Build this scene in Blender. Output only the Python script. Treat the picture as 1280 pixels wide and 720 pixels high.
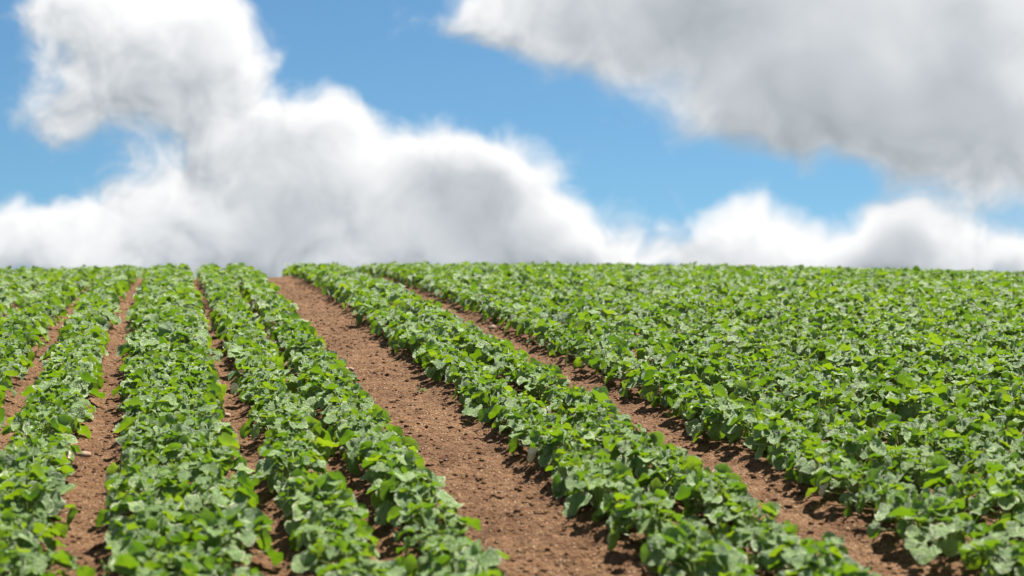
import bpy, math, random
import numpy as np

random.seed(7)
rng = np.random.default_rng(11)
S = bpy.context.scene
COL = S.collection
for o in list(bpy.data.objects):
    bpy.data.objects.remove(o)

# ------------------------------------------------------------------ camera
EYE = 2.087
PITCH = math.radians(-3.0)
FPX = 1777.8                                   # focal length in pixels of a 1280 wide frame (50 mm lens)
cam = bpy.data.cameras.new('camera')
cam.lens = 50.0
cam.sensor_width = 36.0
cam.clip_end = 2000.0
cam.dof.use_dof = True
cam.dof.focus_distance = 9.8
cam.dof.aperture_fstop = 1.6
cam_o = bpy.data.objects.new('camera', cam)
COL.objects.link(cam_o)
cam_o.location = (0, 0, EYE)
cam_o.rotation_euler = (math.radians(90) + PITCH, 0, 0)
S.camera = cam_o

# ------------------------------------------------------------------ node helpers
class V:
    """A node socket (or number) that can be used in arithmetic."""
    def __init__(self, t, s):
        self.t, self.s = t, s
    def _m(self, op, *a, clamp=False):
        n = self.t.nodes.new('ShaderNodeMath')
        n.operation = op
        n.use_clamp = clamp
        for i, x in enumerate((self,) + a):
            if isinstance(x, V):
                self.t.links.new(x.s, n.inputs[i])
            else:
                n.inputs[i].default_value = x
        return V(self.t, n.outputs[0])
    def __add__(self, o): return self._m('ADD', o)
    def __radd__(self, o): return self._m('ADD', o)
    def __sub__(self, o): return self._m('SUBTRACT', o)
    def __rsub__(self, o): return (self * -1.0) + o
    def __mul__(self, o): return self._m('MULTIPLY', o)
    def __rmul__(self, o): return self._m('MULTIPLY', o)
    def __truediv__(self, o): return self._m('DIVIDE', o)
    def fract(self): return self._m('FRACT')
    def clamp(self): return self._m('ADD', 0.0, clamp=True)
    def gt(self, o): return self._m('GREATER_THAN', o)
    def abs(self): return self._m('ABSOLUTE')
    def pow(self, e): return self._m('POWER', e)
    def exp(self): return self._m('EXPONENT')
    def step(self, lo, hi):
        n = self.t.nodes.new('ShaderNodeMapRange')
        n.interpolation_type = 'SMOOTHSTEP'
        self.t.links.new(self.s, n.inputs['Value'])
        n.inputs['From Min'].default_value = lo
        n.inputs['From Max'].default_value = hi
        return V(self.t, n.outputs['Result'])

def node(t, kind, **kw):
    n = t.nodes.new(kind)
    for k, v in kw.items():
        setattr(n, k, v)
    return n

def setin(t, n, name, val):
    if isinstance(val, V):
        t.links.new(val.s, n.inputs[name])
    else:
        n.inputs[name].default_value = val

def combine(t, x, y, z):
    n = node(t, 'ShaderNodeCombineXYZ')
    for i, q in enumerate((x, y, z)):
        setin(t, n, i, q)
    return V(t, n.outputs[0])

def noise(t, vec, scale, detail=4.0, rough=0.55, dist=0.0, out=0):
    n = node(t, 'ShaderNodeTexNoise')
    if vec is not None:
        t.links.new(vec.s, n.inputs['Vector'])
    n.inputs['Scale'].default_value = scale
    n.inputs['Detail'].default_value = detail
    n.inputs['Roughness'].default_value = rough
    n.inputs['Distortion'].default_value = dist
    return V(t, n.outputs[out])

def mixc(t, fac, a, b):
    n = node(t, 'ShaderNodeMix', data_type='RGBA')
    setin(t, n, 0, fac)
    for i, q in ((6, a), (7, b)):
        if isinstance(q, V):
            t.links.new(q.s, n.inputs[i])
        else:
            n.inputs[i].default_value = (*q, 1.0)
    return V(t, n.outputs[2])

def ramp(t, fac, stops):
    n = node(t, 'ShaderNodeValToRGB')
    t.links.new(fac.s, n.inputs[0])
    e = n.color_ramp.elements
    while len(e) < len(stops):
        e.new(0.5)
    for q, (p, c) in zip(e, stops):
        q.position = p
        q.color = (*c, 1.0)
    return V(t, n.outputs[0])

# ------------------------------------------------------------------ sky and sun
SUN_EL, SUN_AZ = math.radians(62), math.radians(32)      # azimuth clockwise from the viewing direction (+Y)
W = bpy.data.worlds.new('World')
S.world = W
W.use_nodes = True
wt = W.node_tree
wt.nodes.clear()
tc = node(wt, 'ShaderNodeTexCoord')
sep = node(wt, 'ShaderNodeSeparateXYZ')
wt.links.new(tc.outputs['Generated'], sep.inputs[0])
dx, dy, dz = (V(wt, sep.outputs[i]) for i in range(3))
sky = node(wt, 'ShaderNodeTexSky', sky_type='NISHITA')
sky.sun_disc = False
sky.sun_elevation = SUN_EL
sky.sun_rotation = SUN_AZ
sky.air_density = 1.0
sky.dust_density = 0.0
sky.ozone_density = 3.0
lift = combine(wt, dx, dy, dz.abs() * 0.86 + 0.14)         # clear polar air: no pale band along the horizon
wt.links.new(lift.s, sky.inputs['Vector'])
UN = FPX / 100.0
AX = dx._m('ARCTAN2', dy) * UN                              # azimuth and elevation of the direction, in 3.2 degree units
AY = (dz._m('ARCSINE') - PITCH) * UN

def px(x, y):                                               # sky direction seen at a photo pixel, same units
    return (x - 640) / 100.0, (360 - y) / 100.0

CLOUDS = [  # x, y, radius x, radius y, weight
    (185, 90, 125, 80, 1.15), (130, 0, 90, 50, .7), (285, 60, 60, 60, .5), (325, 190, 80, 65, .9), (425, 150, 52, 36, .8),
    (470, 235, 170, 60, 1.0), (600, 210, 90, 45, .95), (330, 305, 280, 52, 1.2), (665, 303, 130, 46, .95),
    (190, 255, 80, 30, .5), (10, 300, 100, 34, .9), (90, 160, 70, 36, .35),
    (860, -10, 270, 62, 1.25), (1110, 70, 230, 90, 1.2), (1080, 140, 190, 46, .9), (1270, 195, 170, 72, 1.1), (980, 120, 110, 55, .55), (650, 15, 75, 50, .5), (745, 55, 110, 42, .5),
    (930, 286, 66, 36, 1.0), (1125, 297, 68, 34, 1.0), (1050, 335, 240, 26, 1.0), (1030, 312, 150, 22, .35), (1300, 318, 50, 26, .9),
]
p0 = combine(wt, AX, AY, 0.0)
warp = noise(wt, p0, 0.9, 2.0, 0.5, out=1)                  # soft warp of the outlines
wv = node(wt, 'ShaderNodeVectorMath', operation='MULTIPLY_ADD')
wt.links.new(warp.s, wv.inputs[0])
wv.inputs[1].default_value = (1.0, 0.8, 0.0)
add = node(wt, 'ShaderNodeVectorMath', operation='ADD')
wt.links.new(p0.s, add.inputs[0])
add.inputs[1].default_value = (-0.5, -0.4, 0.0)
wt.links.new(add.outputs[0], wv.inputs[2])
# outside the part of the sky seen here the same kind of broken cloud comes from noise alone
out_ = ((AX / 7.4).abs().pow(4) + ((AY - 0.8) / 3.6).abs().pow(4)).step(0.8, 1.9)
far = noise(wt, combine(wt, AX * 0.5, AY * 0.75, 4.3), 0.42, 2.0, 0.5)
common = out_ * (far - 0.42) * 5.0
nlow = noise(wt, p0, 0.50, 2.0, 0.5)

vx, vy = px(1080, 70)                                       # the high grey bank is a smoother, softer kind of cloud
veil = ((((AX - vx) / 3.6).pow(2.0) + ((AY - vy) / 1.6).pow(2.0)) * -0.8).exp()

def density(off, detail):
    q = node(wt, 'ShaderNodeVectorMath', operation='ADD')
    wt.links.new(wv.outputs[0], q.inputs[0])
    q.inputs[1].default_value = (*off, 0.0)
    p = q.outputs[0]
    tot = common
    for x, y, rx, ry, w in CLOUDS:
        cx, cy = px(x, y)
        kx, ky = 100.0 / rx, 100.0 / ry
        m = node(wt, 'ShaderNodeVectorMath', operation='MULTIPLY_ADD')
        wt.links.new(p, m.inputs[0])
        m.inputs[1].default_value = (kx, ky, 0)
        m.inputs[2].default_value = (-cx * kx, -cy * ky, 0)
        d = node(wt, 'ShaderNodeVectorMath', operation='DOT_PRODUCT')
        wt.links.new(m.outputs[0], d.inputs[0])
        wt.links.new(m.outputs[0], d.inputs[1])
        tot = tot + (V(wt, d.outputs['Value']) * -0.8).exp() * w
    n1 = noise(wt, V(wt, p), 1.15, detail, 0.58)
    return tot + (n1 - 0.5) * (1.35 - veil * 0.75) - 0.08, tot

D0, smooth = density((0, 0), 5.0)
D1, _ = density((0.12, 0.26), 3.0)
alpha = ((D0 - 0.55) * (1.0 - veil * 0.45) + 0.55).step(0.30, 0.80)
edge = 1.0 - ((D0 - 0.65) * 0.9).clamp() * 0.75             # crisp light on the rims, soft inside
lit = (D0 - D1) * 1.3 * edge * (1.0 - veil * 0.5) + 0.70
thick = (smooth - 0.80).clamp() * 0.48                      # deep cloud is grey
shade = (lit - thick + (nlow - 0.5) * 1.0).clamp()
ccol = ramp(wt, shade, [(0.0, (.265, .292, .315)), (0.35, (.40, .425, .45)), (0.65, (.55, .565, .58)), (1.0, (.70, .70, .70))])
bg_sky = node(wt, 'ShaderNodeBackground')
bg_sky.inputs['Strength'].default_value = 0.050
tint = node(wt, 'ShaderNodeMix', data_type='RGBA', blend_type='MULTIPLY')   # the camera's cooler rendering of blue
tint.inputs[0].default_value = 1.0
wt.links.new(sky.outputs[0], tint.inputs[6])
tint.inputs[7].default_value = (0.52, 0.73, 0.78, 1.0)
wt.links.new(tint.outputs[2], bg_sky.inputs['Color'])
bg_cl = node(wt, 'ShaderNodeBackground')
bg_cl.inputs['Strength'].default_value = 0.55
wt.links.new(ccol.s, bg_cl.inputs['Color'])
mx = node(wt, 'ShaderNodeMixShader')
wt.links.new(alpha.s, mx.inputs[0])
wt.links.new(bg_sky.outputs[0], mx.inputs[1])
wt.links.new(bg_cl.outputs[0], mx.inputs[2])
wo = node(wt, 'ShaderNodeOutputWorld')
wt.links.new(mx.outputs[0], wo.inputs['Surface'])

sun = bpy.data.lights.new('sun', 'SUN')
sun.energy = 5.0
sun.angle = math.radians(0.55)
sun.color = (1.0, 0.955, 0.88)
sun_o = bpy.data.objects.new('sun', sun)
COL.objects.link(sun_o)
sun_o.rotation_euler = (math.radians(90) - SUN_EL, 0, -SUN_AZ + math.pi)   # lamp shines along -Z, tilted away from the sun
sun_o.location = (30, 20, 40)
vs = S.view_settings
vs.view_transform = 'Standard'
vs.look = 'None'
vs.exposure = 1.4
vs.gamma = 1.0
vs.use_curve_mapping = False

# ------------------------------------------------------------------ shape of the land and the rows
HA, HB = 0.1625 - math.tan(math.radians(3)), 0.002863       # hill profile along the view
def hill(u, v):
    u, v = np.asarray(u, float), np.asarray(v, float)
    w = np.where(v < 34, HA * v - HB * v * v, HA * 34 - HB * 34 ** 2 + (HA - 2 * HB * 34) * (v - 34))
    return w - 0.0016 * (np.clip(u, -22, 22) + 1.0) ** 2 * np.clip(v / 27, 0, 1)

def row_u(u10, v):                                           # a row that crosses v = 10 m at u10
    c2 = np.interp(u10, [-2, 0.7], [0.0007, 0.0024])
    q = np.asarray(v, float) - 10
    return u10 - 0.25 * q + c2 * q * q

def row_inv(u, v):                                           # u10 of the row line through (u, v)
    q = v - 10
    x = u + 0.25 * q - 0.0015 * q * q
    for _ in range(3):
        x = u + 0.25 * q - np.interp(x, [-2, 0.7], [0.0007, 0.0024]) * q * q
    return x

WIDE = 'the wider bare soil track'
NARROW = 'the narrower bare soil track'
ROWS = [  # u10, half width of the canopy, label, group
    (-5.87, .25, None), (-5.34, .25, None),
    (-4.82, .25, 'leafy green crop plant in the outermost rows past the faint furrows'),
    (-4.28, .25, 'leafy green crop plant in the outermost rows past the faint furrows'),
    (-3.71, .22, 'leafy green crop plant two rows out from the broad thin furrow, away from the tracks'),
    (-3.14, .20, 'leafy green crop plant edging the broad thin furrow, far side from the tracks'),
    (-2.56, .18, 'leafy green crop plant of the closed double row, beside the broad thin furrow'),
    (-2.27, .18, 'leafy green crop plant of the closed double row, beside the crooked thin furrow'),
    (-1.77, .170, 'leafy green crop plant edging the crooked thin furrow, one row from the wider track'),
    (-1.34, .165, 'leafy green crop plant edging the wider bare soil track on its thin-furrow side'),
    (-0.33, .175, 'leafy green crop plant edging the wider bare track, in the strip between both tracks'),
    (0.08, .17, 'leafy green crop plant edging the narrower bare track, in the strip between both tracks'),
    (0.92, .195, 'leafy green crop plant, first row of the unbroken block along the narrower track'),
    (1.34, .165, 'leafy green crop plant, second row of the unbroken block from the narrower track'),
    (1.75, .175, 'leafy green crop plant, third row of the unbroken block from the narrower track'),
]
k = 4
for i in range(33):
    names = {4: 'fourth', 5: 'fifth', 6: 'sixth', 7: 'seventh'}
    lab = f'leafy green crop plant, {names[k]} row of the unbroken block from the narrower track' if k in names else \
        'leafy green crop plant deep in the unbroken block, far from the narrower track'
    ROWS.append((1.76 + 0.43 * (i + 1), .172, lab))
    k += 1
RC = np.array([r[0] for r in ROWS])
RH = np.array([r[1] for r in ROWS])

def mound(u, v):                                             # rows stand on low ridges
    x = row_inv(u, v)
    h = np.zeros_like(x)
    for c, w in zip(RC, RH):
        h = np.maximum(h, np.clip(1.15 - ((x - c) / (w * 1.25)) ** 2, 0, 1))
    return 0.040 * h * h * (3 - 2 * h)

def vnoise(x, y, seed):                                      # smooth value noise in numpy
    xi, yi = np.floor(x).astype(np.int64), np.floor(y).astype(np.int64)
    fx, fy = x - xi, y - yi
    fx, fy = fx * fx * (3 - 2 * fx), fy * fy * (3 - 2 * fy)
    def hsh(a, b):
        n = (a * 374761393 + b * 668265263 + seed * 974711) & 0x7fffffff
        n = ((n ^ (n >> 13)) * 1274126177) & 0x7fffffff
        n = (n ^ (n >> 16)) & 0xffff
        return n / 65535.0
    a, b, c, d = hsh(xi, yi), hsh(xi + 1, yi), hsh(xi, yi + 1), hsh(xi + 1, yi + 1)
    return (a * (1 - fx) + b * fx) * (1 - fy) + (c * (1 - fx) + d * fx) * fy - 0.5

def rough(u, v):
    r = 0.030 * vnoise(u / .45, v / .6, 1) + 0.020 * vnoise(u / .17, v / .15, 2) + 0.014 * vnoise(u / .085, v / .07, 3)
    r = r + 0.010 * vnoise(u / .045, v / .05, 4)
    x = row_inv(u, v)                                        # faint tread marks where wheels have run
    lane = np.exp(-((x + .83) / .26) ** 4) + np.exp(-((x - .48) / .18) ** 4)
    patch = np.clip(vnoise(u / .5, v / .9, 8) * 3 + .6, 0, 1)
    return r + 0.007 * lane * patch * np.sin(v * 42 + 9 * vnoise(u / .22, v / .4, 9))

def ground_z(u, v):
    u, v = np.atleast_1d(np.asarray(u, float)), np.atleast_1d(np.asarray(v, float))
    return hill(u, v) + mound(u, v)

# ------------------------------------------------------------------ materials
def material(name):
    m = bpy.data.materials.new(name)
    m.use_nodes = True
    t = m.node_tree
    t.nodes.clear()
    return m, t, node(t, 'ShaderNodeOutputMaterial')

def attr(t, name, out):
    n = node(t, 'ShaderNodeAttribute', attribute_name=name)
    return V(t, n.outputs[out])

def bump(t, height, strength, dist):
    n = node(t, 'ShaderNodeBump')
    n.inputs['Strength'].default_value = strength
    n.inputs['Distance'].default_value = dist
    t.links.new(height.s, n.inputs['Height'])
    return V(t, n.outputs[0])

def leaf_material():
    m, t, out = material('leaf')
    oi = node(t, 'ShaderNodeObjectInfo')
    r1 = (V(t, oi.outputs['Random']) + attr(t, 'leaf_random', 'Fac')).fract()
    r2 = (r1 * 17.31).fract()
    r3 = (r1 * 53.77).fract()
    lp = attr(t, 'leaf_pos', 'Vector')
    sp = node(t, 'ShaderNodeSeparateXYZ')
    t.links.new(lp.s, sp.inputs[0])
    x, y = V(t, sp.outputs[0]), V(t, sp.outputs[1])
    shift = combine(t, r1 * 40.0, r2 * 40.0, r3 * 40.0)
    va = node(t, 'ShaderNodeVectorMath', operation='ADD')
    t.links.new(lp.s, va.inputs[0])
    t.links.new(shift.s, va.inputs[1])
    P = V(t, va.outputs[0])
    nz = noise(t, P, 5.0, 4.0, 0.6)
    nf = noise(t, P, 16.0, 3.0, 0.6)
    nb = noise(t, P, 2.2, 2.0, 0.5)
    ang = (x._m('ARCTAN2', y + 0.04) / 0.56 + 0.5 + (nz - 0.5) * 0.15).fract()
    rad = (x * x + y * y).pow(0.5)
    vein = 1.0 - (((ang - 0.5).abs()) * rad).step(0.012, 0.055)
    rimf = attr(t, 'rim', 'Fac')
    green = ramp(t, r1, [(0.0, (.044, .120, .011)), (.35, (.070, .162, .014)), (.75, (.098, .198, .018)), (1.0, (.130, .232, .022))])
    base = mixc(t, nb.step(.15, .75) * (r3 * .55 + .38), green, (.315, .435, .165))         # waxy bloom in patches
    base = mixc(t, vein * 0.35, base, (.27, .37, .17))
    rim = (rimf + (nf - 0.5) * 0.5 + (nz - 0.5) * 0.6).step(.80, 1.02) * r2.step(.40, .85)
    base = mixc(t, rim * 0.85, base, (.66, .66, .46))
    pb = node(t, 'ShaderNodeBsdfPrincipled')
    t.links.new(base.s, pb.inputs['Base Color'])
    setin(t, pb, 'Roughness', nz * 0.20 + 0.36)
    pb.inputs['Specular IOR Level'].default_value = 0.55
    bm_ = bump(t, nf * 0.9 + nz * 1.1 - vein * 0.30, 0.8, 0.014)
    t.links.new(bm_.s, pb.inputs['Normal'])
    tr = node(t, 'ShaderNodeBsdfTranslucent')
    mul = node(t, 'ShaderNodeMix', data_type='RGBA', blend_type='MULTIPLY')
    mul.inputs[0].default_value = 1.0
    t.links.new(green.s, mul.inputs[6])
    mul.inputs[7].default_value = (1.95, 1.6, 0.30, 1)
    t.links.new(mul.outputs[2], tr.inputs['Color'])
    ms = node(t, 'ShaderNodeMixShader')
    ms.inputs[0].default_value = 0.36
    t.links.new(pb.outputs[0], ms.inputs[1])
    t.links.new(tr.outputs[0], ms.inputs[2])
    t.links.new(ms.outputs[0], out.inputs['Surface'])
    return m

def stem_material():
    m, t, out = material('stem')
    pb = node(t, 'ShaderNodeBsdfPrincipled')
    g = node(t, 'ShaderNodeTexCoord')
    n = noise(t, V(t, g.outputs['Object']), 30.0, 2.0)
    t.links.new(mixc(t, n, (.16, .25, .06), (.30, .36, .14)).s, pb.inputs['Base Color'])
    pb.inputs['Roughness'].default_value = 0.5
    t.links.new(pb.outputs[0], out.inputs['Surface'])
    return m

def soil_material():
    m, t, out = material('soil')
    g = node(t, 'ShaderNodeNewGeometry')
    P = V(t, g.outputs['Position'])
    big = noise(t, P, 1.1, 4.0, 0.6)
    mid = noise(t, P, 9.0, 5.0, 0.65)
    fine = noise(t, P, 48.0, 5.0, 0.65)
    vor = node(t, 'ShaderNodeTexVoronoi')
    t.links.new(P.s, vor.inputs['Vector'])
    vor.inputs['Scale'].default_value = 60.0
    vd = V(t, vor.outputs['Distance'])
    f = ((mid - 0.5) * 0.65 + (fine - 0.5) * 0.85 + (big - 0.5) * 0.35 + 0.5).clamp()
    c = ramp(t, f, [(.25, (.044, .020, .009)), (.42, (.106, .053, .025)), (.58, (.160, .086, .042)), (.78, (.250, .156, .086))])
    sepc = node(t, 'ShaderNodeSeparateXYZ')
    t.links.new(vor.outputs['Color'], sepc.inputs[0])
    chip = V(t, sepc.outputs[0]).gt(.84) * (1.0 - vd.step(.22, .42))
    c = mixc(t, chip * 0.8, c, (.38, .275, .18))
    pb = node(t, 'ShaderNodeBsdfPrincipled')
    t.links.new(c.s, pb.inputs['Base Color'])
    pb.inputs['Roughness'].default_value = 0.95
    pb.inputs['Specular IOR Level'].default_value = 0.15
    t.links.new(bump(t, mid * 0.7 + fine * 0.9 - vd * 0.5, 1.0, 0.028).s, pb.inputs['Normal'])
    t.links.new(pb.outputs[0], out.inputs['Surface'])
    return m

def stone_material():
    m, t, out = material('stone')
    tcn = node(t, 'ShaderNodeTexCoord')
    n = noise(t, V(t, tcn.outputs['Object']), 25.0, 4.0, 0.6)
    pb = node(t, 'ShaderNodeBsdfPrincipled')
    t.links.new(ramp(t, n, [(.3, (.17, .095, .060)), (.7, (.30, .195, .14))]).s, pb.inputs['Base Color'])
    pb.inputs['Roughness'].default_value = 0.85
    t.links.new(bump(t, n, 0.5, 0.01).s, pb.inputs['Normal'])
    t.links.new(pb.outputs[0], out.inputs['Surface'])
    return m

def wither_material():
    m, t, out = material('withered_leaf')
    n = noise(t, attr(t, 'leaf_pos', 'Vector'), 6.0, 4.0, 0.6)
    pb = node(t, 'ShaderNodeBsdfPrincipled')
    t.links.new(ramp(t, n, [(.3, (.42, .40, .20)), (.6, (.68, .64, .46))]).s, pb.inputs['Base Color'])
    pb.inputs['Roughness'].default_value = 0.7
    t.links.new(pb.outputs[0], out.inputs['Surface'])
    return m

LEAF, STEM, SOIL, STONE = leaf_material(), stem_material(), soil_material(), stone_material()

# ------------------------------------------------------------------ ground sheet
def mesh_np(name, verts, faces, mat, smooth=True):
    """faces: one int array (n, k)"""
    me = bpy.data.meshes.new(name)
    n, k = faces.shape
    me.vertices.add(len(verts))
    me.vertices.foreach_set('co', np.ascontiguousarray(verts, np.float32).ravel())
    me.loops.add(n * k)
    me.loops.foreach_set('vertex_index', np.ascontiguousarray(faces, np.int32).ravel())
    me.polygons.add(n)
    me.polygons.foreach_set('loop_start', np.arange(0, n * k, k, dtype=np.int32))
    if smooth:
        me.polygons.foreach_set('use_smooth', np.ones(n, bool))
    me.update(calc_edges=True)
    me.materials.append(mat)
    return me

def add_obj(name, me, parent=None, **props):
    o = bpy.data.objects.new(name, me)
    COL.objects.link(o)
    o.parent = parent
    for kk, vv in props.items():
        o[kk] = vv
    return o

vl = [-60, -20, -5, 0, 2, 3]
v = 3.5
while v < 31:
    vl.append(v)
    v += max(0.026, 0.0048 * v)
vl += [32, 33, 34, 36, 40, 60, 110, 160]
ul = [-160, -80, -40, -25, -18, -13, -11, -9] + list(np.arange(-8.0, 4.0, 0.032)) + list(np.arange(4.0, 11, 0.16)) + [12, 14, 18, 25, 40, 80, 160]
uu, vv = np.meshgrid(np.array(ul, float), np.array(vl, float))
zz = hill(uu, vv) + mound(uu, vv) + rough(uu, vv) * ((vv > 3) & (vv < 32))
nu, nv = len(ul), len(vl)
idx = np.arange(nu * nv).reshape(nv, nu)
fc = np.stack([idx[:-1, :-1], idx[:-1, 1:], idx[1:, 1:], idx[1:, :-1]], -1).reshape(-1, 4)
add_obj('ground', mesh_np('ground', np.stack([uu, vv, zz], -1).reshape(-1, 3), fc, SOIL), kind='structure',
        label='brown tilled soil sloping up to the crest of the field', category='soil')

# loose clods lying on the bare strips
ICO = np.array([(1, 0, 0), (0, 1, 0), (-1, 0, 0), (0, -1, 0), (0, 0, 1), (0, 0, -1)], float)
ICF = np.array([(0, 1, 4), (1, 2, 4), (2, 3, 4), (3, 0, 4), (1, 0, 5), (2, 1, 5), (3, 2, 5), (0, 3, 5)])
STRIPS = [(-3.45, .08), (-2.88, .14), (-2.02, .10), (-1.56, .06), (-0.83, .36), (-0.12, .05), (0.48, .26), (1.12, .05), (-4.0, .06)]
cv, cf, nc = [], [], 0
for c, hw in STRIPS:
    n = int(32000 * hw)
    v = 4.2 + 18 * rng.random(n) ** 1.7
    x = np.where(rng.random(n) < .6, c + rng.uniform(-1, 1, n) * hw, c + hw * rng.choice([-1, 1], n) * rng.uniform(.7, 1.2, n))
    u = row_u(x, v)
    sz = 0.0035 + 0.0150 * rng.random(n) ** 5.5
    z = hill(u, v) + mound(u, v) + rough(u, v)
    A = ICO[None] * sz[:, None, None] * rng.uniform(.65, 1.35, (n, 6, 1)) * np.stack([rng.uniform(.8, 1.5, n), rng.uniform(.8, 1.3, n), np.full(n, .75)], -1)[:, None, :]
    a = rng.uniform(0, 6.28, n)[:, None]
    A = np.stack([A[..., 0] * np.cos(a) - A[..., 1] * np.sin(a), A[..., 0] * np.sin(a) + A[..., 1] * np.cos(a), A[..., 2]], -1)
    cv.append((A + np.stack([u, v, z + sz * .15], -1)[:, None, :]).reshape(-1, 3))
    cf.append((ICF[None] + (nc + 6 * np.arange(n))[:, None, None]).reshape(-1, 3))
    nc += 6 * n
add_obj('soil_clods', mesh_np('soil_clods', np.concatenate(cv), np.concatenate(cf), SOIL, False), kind='stuff',
        label='small brown clods of loose dry soil on the bare strips', category='soil clods')

# a few stones big enough to pick out
def stone(u, v, size, flat, label, seed):
    r = np.random.default_rng(seed)
    vs_, fs_ = [], []
    n, m = 10, 6
    for i in range(m + 1):
        for j in range(n):
            la, lo = math.pi * (i / m - .5), 2 * math.pi * j / n
            vs_.append((math.cos(la) * math.cos(lo) * 1.25, math.cos(la) * math.sin(lo), math.sin(la) * flat))
    vs_ = np.array(vs_)
    for _ in range(7):                                       # knock flat facets off the lump
        d = r.normal(size=3)
        d /= np.linalg.norm(d)
        h = vs_ @ d
        vs_ = vs_ - np.outer(np.maximum(h - r.uniform(.45, .75), 0), d)
    for i in range(m):
        for j in range(n):
            fs_.append((i * n + j, i * n + (j + 1) % n, (i + 1) * n + (j + 1) % n, (i + 1) * n + j))
    o = add_obj('stone', mesh_np('stone', vs_ * size, np.array(fs_), STONE, False), label=label, category='stone', group='stones on the bare soil')
    z = float(ground_z(u, v)[0] + rough(np.array([u]), np.array([v]))[0])
    o.location = (u, v, z + size * flat * .35)
    o.rotation_euler = (0, 0, r.uniform(0, 6.28))

stone(-1.27, 11.03, .040, .55, 'flat pinkish-brown stone lying on the wider bare soil track', 1)
stone(-.18, 13.6, .045, .7, 'rounded brown stone at the plant edge of the narrower bare track', 2)
stone(-2.43, 8.02, .036, .6, 'light brown stone lying in the broad thin furrow', 3)
stone(-1.83, 9.1, .030, .7, 'small stone lying in the crooked thin furrow', 4)

# ------------------------------------------------------------------ leaves
def leaf_geometry(seed, n1=16, n2=32, fold=0.25, ruffle=0.06, droop=0.22, curl=0.0, lobes=0.07):
    """broad kidney-shaped leaf: stalk joins at the origin, tip at y = 1"""
    r = np.random.default_rng(seed)
    ph, ph2 = r.uniform(0, 6.28, 2)
    def outline(th):                                         # th measured from the tip direction
        rad = 0.53 * (1 + lobes * np.cos(5 * th) + 0.03 * np.cos(2 * th + ph))
        rad = rad * (1 + 0.022 * np.cos(9 * th + ph2) + (0.025 * np.cos(13 * th + ph) if n2 > 20 else 0))
        back = np.exp(-((np.abs(th) - math.pi) / 0.28) ** 2)
        return rad * (1 - 0.42 * back)
    def ring(n, k, off=0):
        th = (np.arange(n) / n + off) * 2 * math.pi - math.pi
        rr = outline(th) * k
        return np.stack([np.sin(th) * rr * 1.08, 0.40 + np.cos(th) * rr], -1), th
    a, tha = ring(n1, 0.55)
    b, thb = ring(n2, 1.0)
    p = np.concatenate([[(0, 0.36)], a, b])
    th = np.concatenate([[0], tha, thb])
    e = np.concatenate([[0], np.full(n1, .5), np.ones(n2)])
    x, y = p[:, 0], p[:, 1]
    z = fold * np.abs(x) - droop * np.maximum(y - 0.1, 0) ** 2 * 1.2 - droop * 0.9 * x * x
    z = z + e ** 2 * ruffle * (np.sin(3 * th + ph) + 0.7 * np.sin(5 * th + ph2))
    z = z + r.normal(0, 0.022, len(x)) + curl * np.maximum(e - .5, 0) * 2 * 0.2
    x = x * (1 - curl * 0.25 * e)
    co = np.stack([x, y - 0.06, z], -1)
    tri = [(0, 1 + i, 1 + (i + 1) % n1) for i in range(n1)]
    q = n2 // n1
    for i in range(n1):
        o0, i0, i1 = 1 + n1 + q * i, 1 + i, 1 + (i + 1) % n1
        for j in range(q):
            tri.append((i0 if j < (q + 1) // 2 else i1, 1 + n1 + (q * i + j) % n2, 1 + n1 + (q * i + j + 1) % n2))
        tri.append((i0, 1 + n1 + (q * i + (q + 1) // 2) % n2, i1))
    tri = np.array(tri)
    tri = tri[:, ::-1]                                       # upper face up
    return co, tri, np.stack([p[:, 0], p[:, 1], np.zeros(len(p))], -1), e

SHAPES = []
for i in range(14):
    r = np.random.default_rng(100 + i)
    SHAPES.append(dict(seed=i, fold=r.uniform(-.12, .40) if i < 10 else r.uniform(.5, .9), ruffle=r.uniform(.035, .09),
                       droop=r.uniform(.08, .42), curl=(r.uniform(0, .5) if i < 9 else r.uniform(.6, 1.2)), lobes=r.uniform(.005, .045)))
GEO_HI = [leaf_geometry(**s) for s in SHAPES]
GEO_LO = [leaf_geometry(n1=8, n2=16, **s) for s in SHAPES]
GEO_FAR = [leaf_geometry(n1=5, n2=10, **s) for s in SHAPES]
GEO_YOUNG = [(g[0], g[1], g[2], g[3] * 0.5) for g in GEO_LO]

def put_attrs(me, lp, rim, lr):
    a = me.attributes.new('leaf_pos', 'FLOAT_VECTOR', 'POINT')
    a.data.foreach_set('vector', np.ascontiguousarray(lp, np.float32).ravel())
    a = me.attributes.new('rim', 'FLOAT', 'POINT')
    a.data.foreach_set('value', np.ascontiguousarray(rim, np.float32))
    a = me.attributes.new('leaf_random', 'FLOAT', 'POINT')
    a.data.foreach_set('value', np.ascontiguousarray(lr, np.float32))

LEAF_ME = []
for co, tri, lp, e in GEO_HI:
    me = mesh_np('leaf', co, tri, LEAF)
    put_attrs(me, lp, e, np.zeros(len(co)))
    LEAF_ME.append(me)

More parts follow.
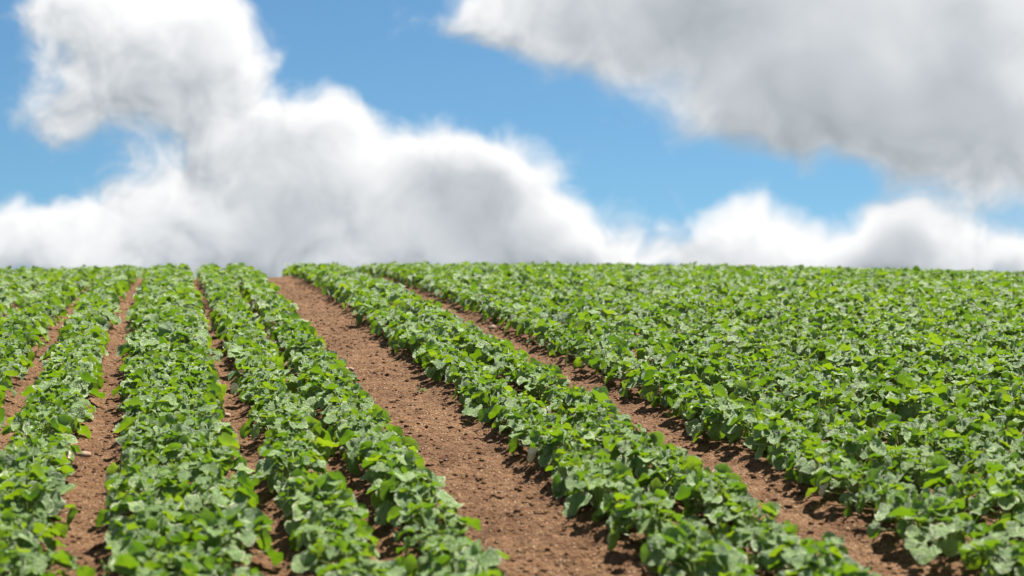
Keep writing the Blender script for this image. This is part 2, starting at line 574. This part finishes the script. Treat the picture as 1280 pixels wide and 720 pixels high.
# ------------------------------------------------------------------ plants
def plan_plant(scale, halfw):
    """leaf placements of one plant: (location, euler YXZ, size, shape); the small heart leaves come last"""
    L, Y = [], []
    n = int(rng.integers(32, 38))
    gold = rng.uniform(0, 6.28)
    reach = halfw - 0.045
    lean = rng.normal(0, .012, 2)
    for i in range(n + 12):
        young = i >= n
        t = i / (n - 1) if not young else 0.75 * rng.random()   # 0 heart, 1 outermost
        phi = gold + i * 2.39996 + rng.normal() * 0.35
        rr = 0.010 + reach * t ** 0.70 + rng.normal() * 0.018
        z = (0.125 + 0.03 * math.sin(t * 2.6) - 0.085 * t ** 2.6 + rng.normal() * 0.017) * scale
        size = (0.050 + 0.042 * min(1, t * 1.7)) * rng.choice([.72, .88, 1.0, 1.15, 1.35], p=[.27, .27, .25, .16, .05]) * rng.uniform(.9, 1.1) * scale
        tau = -0.45 + 1.40 * t ** 1.1 + rng.normal() * 0.38
        roll = rng.normal() * 0.34
        if t > .75:
            tau = max(tau, .25)                              # outer leaves hang over the edge of the row
        if young:
            size = rng.uniform(.026, .050)
            z += rng.uniform(.0, .030)
            tau -= rng.uniform(0, .6)
        sh = int(rng.integers(0, 14)) if rng.random() < .6 else int(rng.integers(0, 9))
        if rng.random() < .12:
            roll += rng.choice([-1, 1]) * rng.uniform(.6, 1.2)
        ax, ay = math.cos(phi) * rr + lean[0], math.sin(phi) * rr + lean[1]
        (Y if young else L).append(((ax, ay * .165 / reach if reach < .165 else ay, max(z, .025)),
                                    (-tau, roll, phi - math.pi / 2 + rng.normal() * .35), size, sh))
    return L, Y

def join_leaves(items, origin, geo):
    """many leaves as one set of arrays: coordinates, triangles, leaf_pos, rim, leaf_random"""
    av, af, alp, ar, al, b = [], [], [], [], [], 0
    for loc, e, size, sh in items:
        co, tri, lp, rim = geo[sh]
        av.append((co * size) @ rot_yxz(e).T + (np.array(loc) + origin))
        af.append(tri + b); alp.append(lp); ar.append(rim); al.append(np.full(len(co), rng.random()))
        b += len(co)
    return [np.concatenate(q) for q in (av, af, alp, ar, al)]

def rot_yxz(e):
    cx, sx, cy, sy, cz, sz = math.cos(e[0]), math.sin(e[0]), math.cos(e[1]), math.sin(e[1]), math.cos(e[2]), math.sin(e[2])
    Rx = np.array([[1, 0, 0], [0, cx, -sx], [0, sx, cx]])
    Ry = np.array([[cy, 0, sy], [0, 1, 0], [-sy, 0, cy]])
    Rz = np.array([[cz, -sz, 0], [sz, cz, 0], [0, 0, 1]])
    return Rz @ Rx @ Ry

def stems(L, k=4):
    """leaf stalks rising from the root crown"""
    vs_, fs_ = [], []
    for (x, y, z), e, size, sh in L:
        p0 = np.array([x * .06, y * .06, -0.03])
        p1 = np.array([x * .45, y * .45, z * .72])
        p2 = np.array([x, y, z])
        for j, (p, w) in enumerate(((p0, .0046), (p1, .0036), (p2, .0024))):
            d = (p1 - p0) if j == 0 else (p2 - p1)
            d = d / (np.linalg.norm(d) + 1e-6)
            s1 = np.cross(d, (0.3, 0.7, 0.2)); s1 /= np.linalg.norm(s1) + 1e-6
            s2 = np.cross(d, s1)
            for q in range(k):
                a = q * 2 * math.pi / k
                vs_.append(p + (s1 * math.cos(a) + s2 * math.sin(a)) * w)
        b = len(vs_) - 3 * k
        for j in range(2):
            for q in range(k):
                fs_.append((b + j * k + q, b + j * k + (q + 1) % k, b + (j + 1) * k + (q + 1) % k, b + (j + 1) * k + q))
    return np.array(vs_), np.array(fs_)

def project(u, v, z):
    c, s = math.cos(PITCH), math.sin(PITCH)
    h = z - EYE
    d, up = v * c + h * s, -v * s + h * c
    return 640 + FPX * u / d, 360 - FPX * up / d, d

cands = []
for ri, (u10, hw, lab) in enumerate(ROWS):
    v = 4.6 + rng.uniform(0, .3)
    while v < 31.5:
        step_ = rng.uniform(.25, .33)
        u = float(row_u(u10, v)) + rng.normal() * .022
        z = float(ground_z(u, v)[0])
        x, y, d = project(u, v, z + .1)
        m = 0.75 * FPX / d
        if -m < x < 1280 + m and y < 720 + m * .75:
            seen = -0.2 * m < x < 1280 + 0.2 * m and y < 720 + 0.25 * m
            cands.append((d, seen, u, v, z, ri))
        v += step_
cands.sort()
chosen = [c for c in cands if c[1]][:300]
cset = set(id(c) for c in chosen)
print('plants', len(cands), 'in view', sum(c[1] for c in cands), 'single ones reach', chosen[-1][0])

# one plant in some rows carries a bleached, withered leaf (photo: pale leaves beside the tracks)
PALE = {}
for x, y, ri in ((512, 600, 9), (672, 600, 10), (626, 512, 10), (290, 487, 8), (372, 508, 8), (790, 590, 11), (180, 590, 6), (60, 560, 5), (1060, 600, 12), (1010, 520, 13)):
    best = min((c for c in chosen if c[5] == ri), key=lambda c: math.hypot(project(c[2], c[3], c[4] + .1)[0] - x, project(c[2], c[3], c[4] + .1)[1] - y))
    if ri not in [p[1] for p in PALE.values()]:
        PALE[id(best)] = ((x, y), ri)
WITHER = wither_material()
WITHER_ME = LEAF_ME[12].copy()
WITHER_ME.name = 'withered_leaf'
WITHER_ME.materials.clear()
WITHER_ME.materials.append(WITHER)

BESIDE = {}                                                  # plants one can find by what lies beside them
for x, y, ri, text in ((-.64, 10.07, 10, 'leafy green crop plant edging the wider track, beside the tiny weed seedling'),
                       (-1.27, 11.03, 9, 'leafy green crop plant edging the wider track, beside the flat pinkish-brown stone'),
                       (-2.43, 8.02, 5, 'leafy green crop plant edging the broad thin furrow, beside the light brown stone'),
                       (-1.83, 9.1, 8, 'leafy green crop plant edging the crooked thin furrow, beside the small stone')):
    BESIDE[id(min((c for c in chosen if c[5] == ri and id(c) not in PALE), key=lambda c: math.hypot(c[2] - x, c[3] - y)))] = text

for c in chosen:
    d, seen, u, v, z, ri = c
    hw, lab = ROWS[ri][1], ROWS[ri][2] or ROWS[2][2]
    L, Y = plan_plant(rng.uniform(.88, 1.14), hw)
    root = bpy.data.objects.new('crop_plant', None)
    COL.objects.link(root)
    root.empty_display_size = 0.1
    root.location = (u, v, z)
    root['label'] = BESIDE.get(id(c), lab)
    root['category'] = 'crop plant'
    root['group'] = lab.replace('leafy green crop plant', 'crop plants')
    sv, sf = stems(L)
    add_obj('stem', mesh_np('stem', sv, sf, STEM), root)
    for loc, e, size, sh in L:
        o = bpy.data.objects.new('leaf', LEAF_ME[sh])
        COL.objects.link(o)
        o.parent = root
        o.location = loc
        o.rotation_mode = 'YXZ'
        o.rotation_euler = e
        o.scale = (size, size, size)
    q = join_leaves(Y, np.zeros(3), GEO_YOUNG)
    me = mesh_np('young_leaves', q[0], q[1], LEAF)
    put_attrs(me, *q[2:])
    add_obj('young_leaves', me, root, kind='stuff')
    if id(c) in PALE:
        root['label'] = lab.replace('leafy green crop plant', 'plant with pale withered leaf')
        (x, y), _ = PALE[id(c)]
        o = add_obj('withered_leaf', WITHER_ME, root, label='pale cream withered leaf, curled')
        side = 1 if x > project(u, v, z + .1)[0] else -1
        o.location = (side * hw * .8, -.06, .10)
        o.rotation_mode = 'YXZ'
        o.rotation_euler = (-.9, .3, -side * 1.2)
        o.scale = (.075, .085, .085)

# the rest of the crop, too far off or too cut off to pick out plant by plant
parts = [[] for _ in range(5)]
base = 0
for c in cands:
    if id(c) in cset:
        continue
    d, seen, u, v, z, ri = c
    L, Y = plan_plant(rng.uniform(.88, 1.14), ROWS[ri][1])
    q = join_leaves(L + Y[:6] if d < 15 else L[1:], np.array([u, v, z]), GEO_LO if d < 14 else GEO_FAR)
    q[1] = q[1] + base
    base += len(q[0])
    for a, b in zip(parts, q):
        a.append(b)
av, af, alp, ar, al = [np.concatenate(p) for p in parts]
me = mesh_np('crop_foliage', av, af, LEAF)
put_attrs(me, alp, ar, al)
add_obj('crop_foliage', me, kind='stuff', label='far rows of the same leafy green crop closing up towards the crest', category='crop')
print('mass triangles', len(af))

# a weed seedling that came up on the wider track
wu, wvv = -0.64, 10.07
weed = bpy.data.objects.new('weed_seedling', None)
COL.objects.link(weed)
weed.location = (wu, wvv, float(ground_z(wu, wvv)[0] + rough(np.array([wu]), np.array([wvv]))[0]) - .005)
weed['label'] = 'tiny green weed seedling alone on the wider bare soil track'
weed['category'] = 'weed'
WL = [((.012 * math.cos(a), .012 * math.sin(a), .018 + .008 * (k_ % 3)), (.25 - .3 * (k_ % 2), 0.1, a - math.pi / 2), .030 - .003 * (k_ % 3), k_) for k_, a in enumerate((.2, 1.5, 2.6, 3.9, 5.2))]
sv, sf = stems(WL)
add_obj('stem', mesh_np('stem', sv, sf, STEM), weed)
for loc, e, size, sh in WL:
    o = add_obj('leaf', LEAF_ME[sh], weed)
    o.location, o.rotation_mode, o.rotation_euler, o.scale = loc, 'YXZ', e, (size * .7, size * 1.3, size)
